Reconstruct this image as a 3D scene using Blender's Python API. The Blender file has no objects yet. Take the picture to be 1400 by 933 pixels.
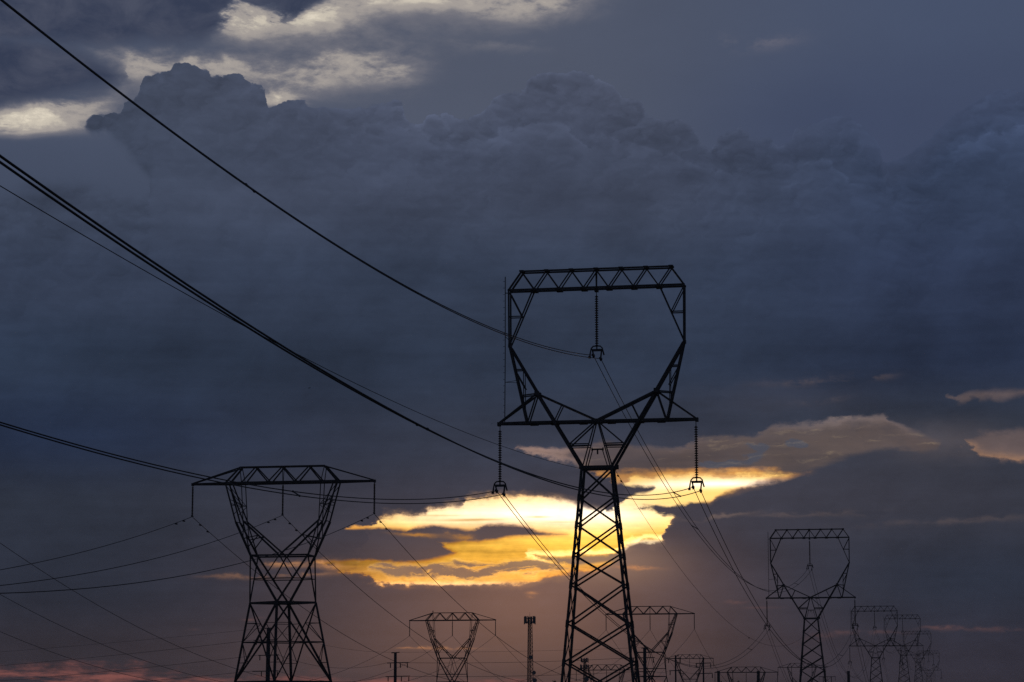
import bpy, bmesh, math, random
from mathutils import Vector, Matrix

scene = bpy.context.scene
COL = scene.collection

# ------------------------------------------------------------------ camera
FPX, PITCH = 3306.0, math.radians(9.18)          # focal length in units of the 1400 px wide photograph
EYE = Vector((0.0, 0.0, 1.7))
cam_data = bpy.data.cameras.new("camera")
cam_data.sensor_width = 36.0
cam_data.lens = FPX / 1400.0 * 36.0
cam_data.clip_start, cam_data.clip_end = 0.1, 30000.0
cam = bpy.data.objects.new("camera", cam_data)
cam.location = EYE
cam.rotation_euler = (math.pi / 2 + PITCH, 0, 0)
COL.objects.link(cam)
scene.camera = cam
scene.view_settings.view_transform = 'Standard'
scene.view_settings.look = 'None'
scene.view_settings.exposure = 0.0
scene.view_settings.gamma = 1.0
scene.view_settings.use_curve_mapping = False
scene.cycles.use_denoising = False
scene.cycles.max_bounces = 4
scene.cycles.volume_bounces = 0
scene.cycles.sample_clamp_direct = 2.5
scene.cycles.sample_clamp_indirect = 1.0
scene.cycles.use_adaptive_sampling = True
scene.cycles.adaptive_threshold = 0.006
scene.cycles.adaptive_min_samples = 48

FWD = Vector((0, math.cos(PITCH), math.sin(PITCH)))
UPV = Vector((0, -math.sin(PITCH), math.cos(PITCH)))


def ray(px, py):
    return (FWD + Vector((1, 0, 0)) * ((px - 700.0) / FPX) + UPV * ((466.5 - py) / FPX))


# ------------------------------------------------------------------ sky (world)
SUN_AZ, SUN_EL = math.radians(-0.1), math.radians(5.1)
world = bpy.data.worlds.new("World")
scene.world = world
world.use_nodes = True
world.cycles.sampling_method = 'MANUAL'
world.cycles.sample_map_resolution = 512
WT = world.node_tree
WT.nodes.clear()


def sock(v):
    return v.s if isinstance(v, E) else v


class E:
    """A float socket with arithmetic that grows Math nodes."""
    def __init__(self, s): self.s = s
    def __add__(a, b): return M('ADD', a, b)
    __radd__ = __add__
    def __sub__(a, b): return M('SUBTRACT', a, b)
    def __rsub__(a, b): return M('SUBTRACT', b, a)
    def __mul__(a, b): return M('MULTIPLY', a, b)
    __rmul__ = __mul__
    def __truediv__(a, b): return M('DIVIDE', a, b)
    def __rtruediv__(a, b): return M('DIVIDE', b, a)
    def __neg__(a): return M('MULTIPLY', a, -1.0)


def put(inp, v):
    if isinstance(v, E):
        WT.links.new(v.s, inp)
    elif hasattr(v, 'is_output'):
        WT.links.new(v, inp)
    else:
        inp.default_value = v


def M(op, a, b=None, c=None):
    n = WT.nodes.new('ShaderNodeMath')
    n.operation = op
    put(n.inputs[0], a)
    if b is not None: put(n.inputs[1], b)
    if c is not None: put(n.inputs[2], c)
    return E(n.outputs[0])


def clamp01(a):
    n = WT.nodes.new('ShaderNodeClamp')
    put(n.inputs[0], a)
    return E(n.outputs[0])


def sstep(a, lo, hi):
    if not isinstance(lo, E) and not isinstance(hi, E) and hi < lo:
        return 1.0 - sstep(a, hi, lo)
    n = WT.nodes.new('ShaderNodeMapRange')
    n.interpolation_type = 'SMOOTHSTEP'
    put(n.inputs['Value'], a); put(n.inputs['From Min'], lo); put(n.inputs['From Max'], hi)
    return E(n.outputs['Result'])


def mx(a, b): return M('MAXIMUM', a, b)
def mn(a, b): return M('MINIMUM', a, b)
def lin(c): return c / 12.92 if c <= 0.04045 else ((c + 0.055) / 1.055) ** 2.4
def srgb(r, g, b): return (lin(r / 255.0), lin(g / 255.0), lin(b / 255.0), 1.0)


def mixc(f, a, b):
    n = WT.nodes.new('ShaderNodeMix')
    n.data_type = 'RGBA'
    put(n.inputs[0], f); put(n.inputs[6], a); put(n.inputs[7], b)
    return n.outputs[2]


def addc(a, b, f=1.0):
    n = WT.nodes.new('ShaderNodeMix')
    n.data_type = 'RGBA'; n.blend_type = 'ADD'
    n.clamp_result = False
    n.clamp_factor = False
    put(n.inputs[0], f); put(n.inputs[6], a); put(n.inputs[7], b)
    return n.outputs[2]


def scalec(c, f):
    n = WT.nodes.new('ShaderNodeVectorMath')
    n.operation = 'SCALE'
    put(n.inputs[0], c if hasattr(c, 'is_output') else c[:3]); put(n.inputs['Scale'], f)
    return n.outputs[0]


def mixf(f, a, b): return (b - a) * f + a


def mulc(a, b):
    n = WT.nodes.new('ShaderNodeVectorMath')
    n.operation = 'MULTIPLY'
    put(n.inputs[0], a); put(n.inputs[1], b)
    return n.outputs[0]


def combine(x, y, z=0.0):
    n = WT.nodes.new('ShaderNodeCombineXYZ')
    put(n.inputs[0], x); put(n.inputs[1], y); put(n.inputs[2], z)
    return n.outputs[0]


# direction of view -> a sky chart in degrees of arc, scaled so that 57.7 units are one degree
tc = WT.nodes.new('ShaderNodeTexCoord')
sep = WT.nodes.new('ShaderNodeSeparateXYZ')
WT.links.new(tc.outputs['Generated'], sep.inputs[0])
DX, DY, DZ = (E(s) for s in sep.outputs)
X = M('ARCTAN2', DX, DY) * FPX + 700.0
ELV = M('ARCSINE', DZ)
Y = 1001.0 - ELV * FPX


def ch(px, py):
    d = ray(px, py).normalized()
    return 700.0 + FPX * math.atan2(d.x, d.y), 1001.0 - FPX * math.asin(d.z)


def noise(sx, sy, detail=5.0, rough=0.55, seed=0.0, x=None, y=None, dist=0.0, kind='FBM'):
    """zero-centred noise; sx, sy = size of the largest features in chart units"""
    n = WT.nodes.new('ShaderNodeTexNoise')
    n.noise_dimensions = '3D'
    n.noise_type = kind
    n.normalize = True
    v = combine((x or X) / sx, (y or Y) / sy, seed)
    WT.links.new(v, n.inputs['Vector'])
    n.inputs['Scale'].default_value = 1.0
    n.inputs['Detail'].default_value = detail
    n.inputs['Roughness'].default_value = rough
    n.inputs['Distortion'].default_value = dist
    return (E(n.outputs['Fac']) - 0.5) * 2.4


def puffs(s, seed, x=None, y=None, detail=3.0):
    """rounded bumps, 0 in the creases and about 1 on the bumps"""
    n = WT.nodes.new('ShaderNodeTexVoronoi')
    n.voronoi_dimensions = '2D'
    n.feature = 'F1'
    n.normalize = True
    v = combine((x or X) / s + seed, (y or Y) / s)
    WT.links.new(v, n.inputs['Vector'])
    n.inputs['Scale'].default_value = 1.0
    n.inputs['Detail'].default_value = detail
    n.inputs['Roughness'].default_value = 0.5
    return 1.0 - E(n.outputs['Distance']) * 1.5


def curve(pts, xin=None):
    """piecewise linear Y(X) through photograph points, as a Float Curve"""
    p = sorted(ch(*q) for q in pts)
    x0, x1 = p[0][0], p[-1][0]
    y0, y1 = min(q[1] for q in p) - 1.0, max(q[1] for q in p) + 1.0
    n = WT.nodes.new('ShaderNodeFloatCurve')
    c = n.mapping.curves[0]
    q = [((a - x0) / (x1 - x0), (b - y0) / (y1 - y0)) for a, b in p]
    c.points[0].location = q[0]
    c.points[1].location = q[-1]
    for a in q[1:-1]:
        c.points.new(*a)
    for a in c.points:
        a.handle_type = 'AUTO_CLAMPED'
    n.mapping.extend = 'HORIZONTAL'
    n.mapping.update()
    put(n.inputs['Value'], ((xin or X) - x0) * (1.0 / (x1 - x0)))
    return E(n.outputs[0]) * (y1 - y0) + y0


def band(top, bottom, xin=None, yin=None):
    """signed distance-like field, positive between two edges"""
    y = yin or Y
    (xa, ya), (xb, yb) = sorted(top)[0], sorted(top)[-1]
    top = [(xa - 14, ya + 16)] + list(top) + [(xb + 14, yb + 16)]
    (xa, ya), (xb, yb) = sorted(bottom)[0], sorted(bottom)[-1]
    bottom = [(xa - 14, ya - 16)] + list(bottom) + [(xb + 14, yb - 16)]
    return mn(y - curve(top, xin), curve(bottom, xin) - y)


def blob(px, py, sx, sy, tilt=0.0, x=None, y=None):
    cx, cy = ch(px, py)
    dx, dy = (x or X) - cx, (y or Y) - cy
    if tilt:
        dy = dy - dx * tilt
    a, b = dx * (1.0 / sx), dy * (1.0 / sy)
    return M('EXPONENT', M('MULTIPLY_ADD', a, a, b * b) * -1.0)


def ramp(f, stops):
    """colour ramp over f in 0..1"""
    n = WT.nodes.new('ShaderNodeValToRGB')
    cr = n.color_ramp
    cr.interpolation = 'EASE'
    cr.elements[0].position, cr.elements[0].color = stops[0]
    cr.elements[1].position, cr.elements[1].color = stops[-1]
    for p, c in stops[1:-1]:
        cr.elements.new(p).color = c
    put(n.inputs[0], f)
    return n.outputs[0]


# shared noise fields (cloud structure)
nbig = noise(520, 300, 3, 0.5, 3.1)
nA = noise(120, 70, 6, 0.6, 7.7)            # general wisps
nB = noise(46, 24, 6, 0.62, 1.3)            # ragged edges
nS = noise(240, 16, 5, 0.55, 5.2)           # streaks along the horizon
nF = noise(20, 11, 5, 0.65, 31.0)          # fine frayed detail
WX = X + nB * 26.0                          # warped chart used for ragged cloud edges
WY = Y + nB * 9.0 + nA * 6.0

# --- colour of the overcast: vertical ramps, left / middle / right; above the cumulus edge a paler high veil
YF = clamp01((Y - -30.0) * (1.0 / 1060.0))
def rows(vals): return [((y + 30.0) / 1060.0, srgb(*c)) for y, c in vals]
left = ramp(YF, rows([(-30, (66, 73, 94)), (110, (68, 76, 95)), (260, (64, 73, 93)), (400, (53, 63, 84)), (500, (44, 56, 77)), (610, (36, 48, 72)), (700, (45, 52, 67)), (800, (44, 50, 65)), (905, (52, 50, 60)), (1000, (56, 48, 56))]))
midl = ramp(YF, rows([(-30, (76, 82, 102)), (110, (74, 81, 101)), (250, (65, 73, 93)), (400, (52, 63, 84)), (500, (46, 57, 77)), (610, (50, 57, 74)), (700, (57, 58, 71)), (800, (62, 57, 66)), (905, (58, 53, 62)), (1000, (56, 49, 56))]))
rght = ramp(YF, rows([(-30, (64, 74, 100)), (120, (62, 73, 99)), (250, (53, 65, 90)), (400, (46, 57, 82)), (500, (41, 52, 76)), (600, (50, 57, 72)), (700, (54, 57, 70)), (800, (44, 51, 67)), (905, (47, 47, 60)), (1000, (52, 46, 56))]))
xl = sstep(X + nbig * 90.0, 60.0, 640.0)
xr = sstep(X + nbig * 90.0, 820.0, 1330.0)
inner = mixc(xr, mixc(xl, left, midl), rght)
above = mixc(sstep(X, 700.0, 1350.0), mixc(sstep(X, 100.0, 520.0), srgb(72, 81, 102), srgb(80, 87, 105)), srgb(70, 81, 106))
above = mixc(sstep(Y, 40.0, 190.0) * sstep(X, 820.0, 1180.0) * 0.9, above, srgb(63, 73, 99))
above = mixc(sstep(Y, 185.0, 300.0) * sstep(X, 420.0, 250.0), above, scalec(inner, 1.06))
above = scalec(above, 1.0 + nA * 0.05 + nbig * 0.05)

# --- cumulus bank: silhouette edge, lit rim, puffs that fade with depth
pf = puffs(34.0, 2.3, WX, WY)
pfs = puffs(17.0, 5.5, X + nB * 14.0, Y + nB * 5.0, 2.0) - 0.45
EDGE1 = [(-80, 272), (0, 268), (50, 256), (100, 254), (150, 262), (190, 270), (205, 262), (211, 160), (214, 106), (216, 105), (234, 97), (240, 88), (254, 85), (270, 90), (283, 99), (296, 104), (319, 103), (331, 108), (345, 119), (362, 123), (366, 148), (378, 146), (388, 142), (414, 141), (430, 149), (476, 151), (522, 145), (544, 139), (553, 158), (576, 171), (587, 160), (611, 159), (633, 164), (654, 157), (669, 146), (690, 127), (715, 123), (723, 114), (758, 100), (786, 100), (815, 110), (843, 123), (855, 139), (875, 140), (884, 160), (911, 164), (946, 175), (971, 203), (978, 194), (1014, 179), (1033, 191), (1050, 189), (1064, 203), (1089, 180), (1121, 166), (1157, 159), (1172, 170), (1203, 201), (1207, 219), (1214, 223), (1243, 212), (1279, 184), (1294, 166), (1328, 145), (1364, 127), (1400, 124), (1500, 130)]
e1 = curve(EDGE1, X + nB * 6.0)
hook = band([(113, 180), (118, 169), (126, 158), (150, 156), (164, 160), (170, 142), (187, 134), (192, 119), (197, 107), (216, 104), (226, 103), (236, 100)], [(113, 168), (122, 181), (134, 184), (146, 180), (160, 192), (180, 214), (200, 242), (212, 262), (226, 250), (236, 90)], X + nB * 6.0)
d1 = mx(Y - e1, hook) + (pf - 0.45) * 13.0 + pfs * 6.0 + nF * 3.0
EDGE2 = [(-80, 340), (120, 330), (200, 310), (300, 270), (400, 225), (455, 188), (480, 178), (520, 186), (560, 182), (600, 190), (655, 192), (690, 180), (722, 174), (760, 171), (780, 184), (800, 200), (830, 190), (870, 200), (920, 210), (960, 232), (1010, 240), (1060, 225), (1110, 220), (1200, 262), (1260, 250), (1300, 218), (1350, 190), (1400, 180), (1500, 190)]
d2 = Y - curve(EDGE2, X + nB * 12.0) + (pf - 0.45) * 24.0 + nA * 12.0
fz = sstep(Y, 170.0, 235.0) * sstep(X, 330.0, 235.0)
m1 = sstep(d1, fz * -14.0 - 1.0, fz * 16.0 + 1.6)
in1 = mx(d1, 0.0)
rim1 = m1 * M('EXPONENT', in1 * (-1.0 / 4.5)) * clamp01(nF * 1.6 + nB * 0.8 + 0.75) * mixf(sstep(X, 960.0, 1160.0), 1.0, 0.4)
deep = M('EXPONENT', in1 * (-1.0 / 75.0)) * m1
def heap(xx, yy):
    h = None
    for sc, w, sd in ((150.0, 1.0, 2.0), (66.0, 0.6, 14.0), (28.0, 0.3, 23.0)):
        n = M('ABSOLUTE', noise(sc, sc * 0.9, 1.0, 0.4, sd, x=xx, y=yy)) * w
        h = n if h is None else h + n
    return h
relief = heap(WX, WY) - heap(WX - 2.5, WY - 5.5)    # folds of the cloud towers, lit from above
relief = relief + (pf - puffs(34.0, 2.3, WX - 2.0, WY - 4.5)) * 0.42
m2 = sstep(d2, -3.0, 4.0)
rim2 = m2 * M('EXPONENT', mx(d2, 0.0) * (-1.0 / 14.0))
xright = sstep(X, 380.0, 640.0)
folds = M('EXPONENT', in1 * (-1.0 / 105.0)) * m1 * mixf(xright, 0.55, 1.0) + 0.22
shade = 0.97 - 0.06 * sstep(Y, 320.0, 480.0) + xright * (0.62 * rim1 + 0.30 * rim2 * clamp01(nA * 2.0 + 0.7)) + deep * ((pf - 0.5) * 0.20 + nA * 0.10) - (1.0 - xright) * 0.10 * deep + 0.06 * rim1 + relief * folds * 0.85
soft = 1.0 + noise(190, 140, 5, 0.55, 47.0, dist=0.3) * 0.30 * sstep(Y, 150.0, 300.0) + nA * 0.16 + nbig * 0.24 + nS * 0.12 + noise(420, 46, 5, 0.6, 41.0) * 0.12 * sstep(Y, 260.0, 480.0) + noise(75, 640, 3, 0.5, 51.0, x=X + Y * 0.22) * 0.13 * sstep(Y, 230.0, 330.0) * sstep(Y, 640.0, 480.0)
mm = m1 * mixf(xright, 1.0, mixf(sstep(d1, 0.0, 50.0), mixf(sstep(X, 960.0, 1160.0), 0.82, 0.5), 1.0))
body = mixc(mm, above, scalec(inner, shade * soft))

# --- upper clear gap: pale evening sky between high cloud
hz = noise(110, 48, 6, 0.6, 11.0, dist=0.5)
hf = noise(34, 15, 5, 0.62, 4.4)
HX, HY = X + hz * 34.0, Y + hz * 22.0 + hf * 6.0
cream = blob(55, 160, 105, 27, -0.10, HX, HY) * 1.02 + blob(20, 182, 50, 12, -0.1, HX, HY) * 0.5 \
    + blob(185, 92, 78, 34, 0.1, HX, HY) * 0.62 + blob(330, 30, 52, 24, 0, HX, HY) * 0.95 + blob(300, 96, 66, 22, 0, HX, HY) * 0.55 \
    + blob(430, 20, 60, 22, -0.1, HX, HY) * 0.85 + blob(580, 2, 120, 17, 0, HX, HY) * 0.9 + blob(735, 12, 95, 24, -0.12, HX, HY) * 0.62 \
    + blob(378, 138, 34, 13, 0.1, HX, HY) * 0.75 + blob(440, 108, 110, 30, -0.1, HX, HY) * 0.52 + blob(545, 100, 48, 26, 0, HX, HY) * 0.4 \
    + blob(690, 68, 70, 9, 0, HX, HY) * 0.22 + blob(560, 36, 180, 36, 0, HX, HY) * 0.18 + blob(430, 62, 130, 60, 0, HX, HY) * 0.30
cream = cream * (0.78 + hz * 0.55 + hf * 0.5)
# dark patches in front of it
dk = noise(70, 42, 6, 0.62, 21.0, dist=0.4)
DXW = X + hf * 22.0 + dk * 30.0
d1a = band([(-60, -200), (332, -200)], [(-60, 40), (60, 60), (150, 62), (200, 56), (255, 57), (275, 55), (292, 46), (306, 28), (320, 4), (332, -25)], DXW) + dk * 18.0 + hf * 9.0
d1b = band([(-60, 45), (60, 58), (110, 72), (140, 86), (172, 104), (178, 125)], [(-60, 165), (0, 150), (30, 142), (60, 136), (100, 126), (140, 121), (168, 107), (178, 98)], DXW) + dk * 18.0 + hf * 9.0
d2a = band([(318, -200), (485, -200)], [(318, -40), (338, 0), (358, 14), (378, 24), (392, 33), (404, 24), (426, 12), (452, 0), (485, -30)], DXW) + dk * 14.0 + hf * 9.0
dark = mx(mx(sstep(d1a, -15.0, 16.0), sstep(d1b, -18.0, 18.0)), sstep(d2a, -10.0, 14.0))
cream = cream * (1.0 - dark * 0.96) * (1.0 - m1)
cream = clamp01(cream * 0.92) * sstep(Y, 230.0, 190.0)
darkcol = mixc(clamp01(dk * 1.4 + 0.45), srgb(50, 58, 80), srgb(74, 79, 97))
body = mixc(dark * sstep(Y, 240.0, 150.0) * (1.0 - m1) * 0.9, body, darkcol)
# a small lit tuft at the upper right
tuft = clamp01(blob(1062, 60, 36, 9, -0.12, WX, WY) * 0.9 + blob(1000, 60, 16, 9, 0.1, WX, WY) * 0.7) * clamp01(nB * 2.4 + 0.55)
body = mixc(tuft * 0.32, body, srgb(128, 122, 130))
creamcol = ramp(cream, [(0.0, srgb(92, 97, 112)), (0.3, srgb(120, 119, 127)), (0.62, srgb(164, 157, 152)), (0.85, srgb(202, 193, 178)), (1.0, srgb(222, 212, 194))])
body = mixc(sstep(cream, -0.02, 0.55), body, creamcol)

# --- warm veil under the sunset (light scattered in the rain haze below the gap)
veil = blob(700, 838, 230, 92) * 0.9 + blob(690, 810, 110, 60) * 0.5 + blob(660, 905, 330, 50) * 0.35 + blob(850, 790, 130, 70) * 0.35
shaft = 1.0 + noise(110, 900, 2, 0.45, 9.0, x=X - (Y - 720.0) * 0.35) * 0.14
body = addc(body, scalec(srgb(98, 66, 44), veil * shaft * 0.92))
vio = blob(980, 640, 360, 80) * 0.35
body = addc(body, scalec((0.030, 0.020, 0.017, 1), vio * sstep(Y, 560.0, 620.0)))

# --- lower gaps: the lit sky behind the cloud deck
eb = nB * 14.0 + nF * 11.0 + nS * 8.0 - pfs * 7.0
GX = X + nB * 26.0 + nF * 8.0
BIG = band([(430, 768), (440, 761), (470, 760), (500, 738), (520, 706), (545, 703), (570, 701), (590, 695), (615, 691), (634, 690), (640, 683), (660, 680), (690, 677), (720, 677), (760, 679), (785, 686), (805, 693), (825, 698), (843, 698), (849, 680), (858, 655), (875, 650), (900, 648), (1000, 648), (1040, 647), (1075, 645), (1112, 645)],
           [(430, 764), (440, 772), (470, 780), (500, 787), (520, 796), (540, 800), (570, 802), (600, 802), (650, 801), (700, 799), (730, 796), (745, 791), (780, 785), (812, 781), (836, 772), (850, 754), (868, 745), (902, 742), (913, 736), (919, 714), (934, 698), (962, 692), (985, 677), (1010, 669), (1040, 660), (1075, 651), (1112, 642)], GX) + eb * 0.55
big = sstep(BIG, mixf(sstep(Y, 700.0, 780.0), -3.0, -1.5), mixf(sstep(Y, 700.0, 780.0), 5.0, 3.0))
big = big * 0.72 + sstep(BIG, -9.0, 13.0) * 0.28
G3 = band([(462, 726), (480, 720), (500, 718), (518, 725)], [(462, 723), (480, 725), (500, 725), (518, 722)], GX) + eb * 0.25
big = mx(big, sstep(G3, -1.0, 3.0))
G4 = band([(704, 618), (716, 612), (760, 612), (800, 606), (830, 603), (870, 609), (900, 611), (925, 612), (945, 604), (960, 598), (1000, 597), (1032, 594), (1042, 586), (1060, 580), (1100, 577), (1150, 573), (1182, 568), (1212, 568), (1228, 578), (1250, 590), (1285, 604), (1296, 618)],
          [(704, 608), (716, 614), (740, 624), (770, 632), (800, 641), (830, 652), (846, 664), (870, 668), (1040, 662), (1110, 643), (1140, 633), (1180, 621), (1220, 615), (1260, 619), (1285, 613), (1296, 606)], GX) + eb * 0.45
g4 = sstep(G4, -4.0, 7.0) * clamp01(0.86 + nB * 0.25 + nS * 0.2) * mixf(sstep(X, 730.0, 960.0), mixf(sstep(G4, 14.0, 0.0), 0.45, 0.9), 0.92) * clamp01(0.95 + (nA * 0.9 + nB * 0.5) * sstep(X, 1010.0, 1200.0))
g5top = [(1310, 618), (1322, 601), (1342, 591), (1400, 585), (1500, 580)]
g5bot = [(1310, 598), (1326, 614), (1345, 626), (1400, 633), (1500, 636)]
G5 = band(g5top, g5bot, GX) + eb * 0.45
rim5 = M('EXPONENT', M('ABSOLUTE', curve(g5bot, GX) - Y - 3.0 + nB * 4.0) * (-1.0 / 4.5))
g5 = sstep(G5, -5.0, 10.0) * 0.85
G6 = band([(1294, 552), (1299, 540), (1312, 535), (1400, 531), (1500, 528)], [(1294, 540), (1301, 549), (1312, 553), (1326, 546), (1336, 549), (1352, 546), (1366, 549), (1400, 541), (1500, 536)], GX) + eb * 0.3
g6 = sstep(G6, -4.0, 8.0) * 0.75

C1 = band([(548, 736), (556, 725), (580, 720), (600, 719), (625, 722), (640, 723), (665, 719), (695, 717), (720, 720), (735, 727), (752, 729), (775, 732)],
          [(548, 728), (560, 740), (600, 744), (650, 741), (675, 739), (700, 734), (735, 733), (752, 732), (775, 730)], GX) + eb * 0.28
C2 = band([(380, 730), (440, 726), (500, 723), (530, 722), (560, 726), (600, 737), (612, 747), (630, 757)],
          [(380, 766), (460, 768), (500, 768), (530, 769), (560, 769), (590, 766), (606, 762), (630, 756)], GX) + eb * 0.30
# radiance of the lit sky itself
vy = clamp01((Y - 640.0) * (1.0 / 175.0))
sun_col = ramp(vy, [(0.0, srgb(238, 196, 120)), (0.2, srgb(248, 214, 140)), (0.42, srgb(250, 216, 140)), (0.56, srgb(248, 202, 92)), (0.72, srgb(242, 188, 80)), (0.82, srgb(228, 168, 84)), (1.0, srgb(240, 184, 96))])
core = blob(722, 700, 150, 18) * 1.5 + blob(810, 703, 80, 22) * 0.6 + blob(985, 661, 85, 6) * 1.6 + blob(905, 665, 60, 9, -0.1) * 0.6 \
    + blob(640, 800, 120, 4) * 0.35 + blob(600, 712, 60, 8) * 0.3
q_in = mn(BIG, mn(-C1, -C2))
stripe = 1.0 + (nS * 0.75 + nF * 0.25) * sstep(Y, 680.0, 735.0) + nA * 0.30
fall = 1.06 - blob(540, 770, 140, 60) * 0.18 - blob(450, 772, 80, 22) * 0.62 - blob(880, 745, 60, 30) * 0.12 - blob(490, 722, 50, 8) * 0.25
glow = scalec(sun_col, fall * stripe)
glow = mulc(glow, mixc(sstep(q_in, -2.5, 6.0), (0.95, 0.62, 0.34, 1), (1.30, 1.13, 0.80, 1)))
glow = addc(glow, scalec((0.26, 0.36, 0.46, 1), core * (1.0 + nS * 0.55 + nF * 0.2)))
# brown, dimmer lit deck (right-hand gap), with a bright lower rim where it meets the gap
brown = ramp(clamp01((X - 700.0) * (1.0 / 700.0)), [(0.0, srgb(140, 112, 98)), (0.25, srgb(108, 92, 88)), (0.6, srgb(102, 89, 86)), (1.0, srgb(100, 86, 86))])
tops = M('EXPONENT', mx(G4 - 1.0, 0.0) * (-1.0 / 7.0))
topsel = blob(1150, 575, 110, 26) * 1.0 + blob(745, 620, 55, 22) * 1.2 + blob(925, 608, 60, 12) * 0.35
brown = scalec(brown, 0.76 + nA * 0.22 + nS * 0.2 + tops * topsel * 1.7)
# dark puffs floating in it
dp = clamp01(blob(974, 635, 13, 5, 0, WX, WY) + blob(996, 634, 12, 7, 0, WX, WY) + blob(1028, 629, 17, 7, -0.1, WX, WY) + blob(1042, 614, 11, 7, 0, WX, WY) + blob(1085, 608, 11, 5, 0, WX, WY) + blob(1040, 645, 16, 4, 0, WX, WY) + blob(1098, 611, 6, 4, 0, WX, WY))
brown = mixc(sstep(dp + nB * 0.45, 0.18, 0.6) * 0.9, brown, srgb(80, 82, 94))
mixb = sstep(Y - (X - 700.0) * (X - 700.0) * 3.2e-5 + nB * 9.0 + nS * 5.0, 643.0, 654.0)
mixb = mx(mixb, 1.0 - sstep(X, 500.0, 520.0))
lit = mixc(mixb, brown, glow)

# clouds standing in front of the lit gap
slit = blob(575, 733, 26, 2.2, 0.08, X + nB * 20, Y + nB * 8) + blob(632, 733, 12, 4, 0, WX, WY) * 0.8
C5 = band([(856, 700), (872, 692), (882, 689), (895, 688), (906, 690), (930, 687), (950, 684), (972, 690)],
          [(856, 694), (880, 700), (905, 706), (930, 708), (972, 708)], GX) + eb * 0.28
C6 = band([(834, 700), (841, 670), (850, 659), (870, 664), (890, 663), (900, 668)], [(834, 690), (841, 699), (850, 690), (866, 678), (885, 675), (900, 666)], GX) + eb * 0.25
f1 = mx(sstep(C1, -2.0, 3.5), sstep(C2, -2.0, 4.0)) * (1.0 - clamp01(slit) * 0.7)
f1 = mx(f1, mx(sstep(C5, -1.5, 4.0), sstep(C6, -1.5, 4.0)))
C3 = band([(716, 762), (724, 757), (750, 759), (775, 759), (800, 757), (830, 755), (850, 744), (868, 739), (886, 736), (905, 737), (925, 742)],
          [(716, 756), (735, 762), (760, 770), (780, 776), (830, 772), (890, 771), (925, 770)], GX) + eb * 0.30
c3 = sstep(C3, -2.0, 6.0)
rim3 = sstep(C3, -8.0, -1.0) * sstep(C3, 3.0, -0.5) * sstep(Y, 778.0, 766.0)
C4 = band([(505, 776), (520, 770), (560, 775), (600, 772), (640, 769), (680, 770), (720, 766), (745, 769), (775, 776), (790, 780)],
          [(505, 776), (520, 781), (540, 789), (600, 793), (650, 791), (680, 786), (720, 783), (745, 781), (775, 779), (790, 777)]) + nB * 10.0 + nF * 5.0
mott = noise(64, 9, 5, 0.62, 61.0, y=WY)            # thin cloud sheet, broken into shreds with lit margins
c4 = sstep(C4, -2.0, 3.0) * sstep(mott, -0.34, 0.0)
rim4 = sstep(C4, -3.0, 1.0) * sstep(mott, -0.42, -0.24) * sstep(mott, -0.06, -0.2) + sstep(C4, -5.0, -1.0) * sstep(C4, 3.0, 0.0) * 0.6
semi = mixc(clamp01(nA * 1.2 + 0.5), srgb(132, 104, 92), srgb(150, 120, 98))
lit = addc(lit, scalec((0.85, 0.62, 0.30, 1), rim3 * 1.0 + rim4 * 0.16 + sstep(mott, 0.1, 0.5) * 0.10))
lit = mixc(mx(c3 * 0.95, c4 * 0.9), lit, semi)
lit = addc(lit, scalec((0.55, 0.34, 0.12, 1), blob(620, 798, 130, 3.2) * (0.7 + nF)))
body2 = addc(body, scalec((0.030, 0.018, 0.012, 1), blob(700, 735, 190, 70)))
lit = addc(lit, scalec((0.9, 0.72, 0.42, 1), sstep(BIG, -2.0, 1.0) * sstep(BIG, 9.0, 2.0) * blob(882, 744, 42, 14)))
lit = mixc(f1, lit, body2)
# thin streaks across the brightest part
st = blob(648, 711, 46, 1.9, -0.02) * 0.85 + blob(736, 707, 14, 1.4) * 0.7 + blob(770, 714, 22, 1.2) * 0.4 + blob(600, 705, 30, 1.2) * 0.4
lit = mixc(clamp01(st), lit, srgb(222, 170, 90))

gap = mx(mx(big, g4), mx(g5, g6))
low = sstep(Y, 500.0, 520.0)
litr = mixc(sstep(X, 1286.0, 1300.0), lit, scalec(mixc(rim5, srgb(104, 90, 90), srgb(200, 150, 112)), 1.0 + nA * 0.5))
# edge light: cloud margins next to the glowing gap pick up its colour
halo = blob(838, 768, 78, 30)
body = addc(body, scalec((0.150, 0.088, 0.050, 1), halo))
body = addc(body, scalec((0.040, 0.027, 0.020, 1), blob(1290, 602, 75, 24, 0, WX, WY) + blob(1060, 548, 120, 22, 0, WX, WY) * 0.25))
edge_g = sstep(BIG, -11.0, 0.0) * (1.0 - f1) * blob(720, 728, 215, 62) * 0.55
body = addc(body, scalec((0.42, 0.24, 0.09, 1), edge_g * 0.75 * clamp01(nB * 1.5 + 0.5)))
sky = mixc(gap * low, body, litr)

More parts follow.
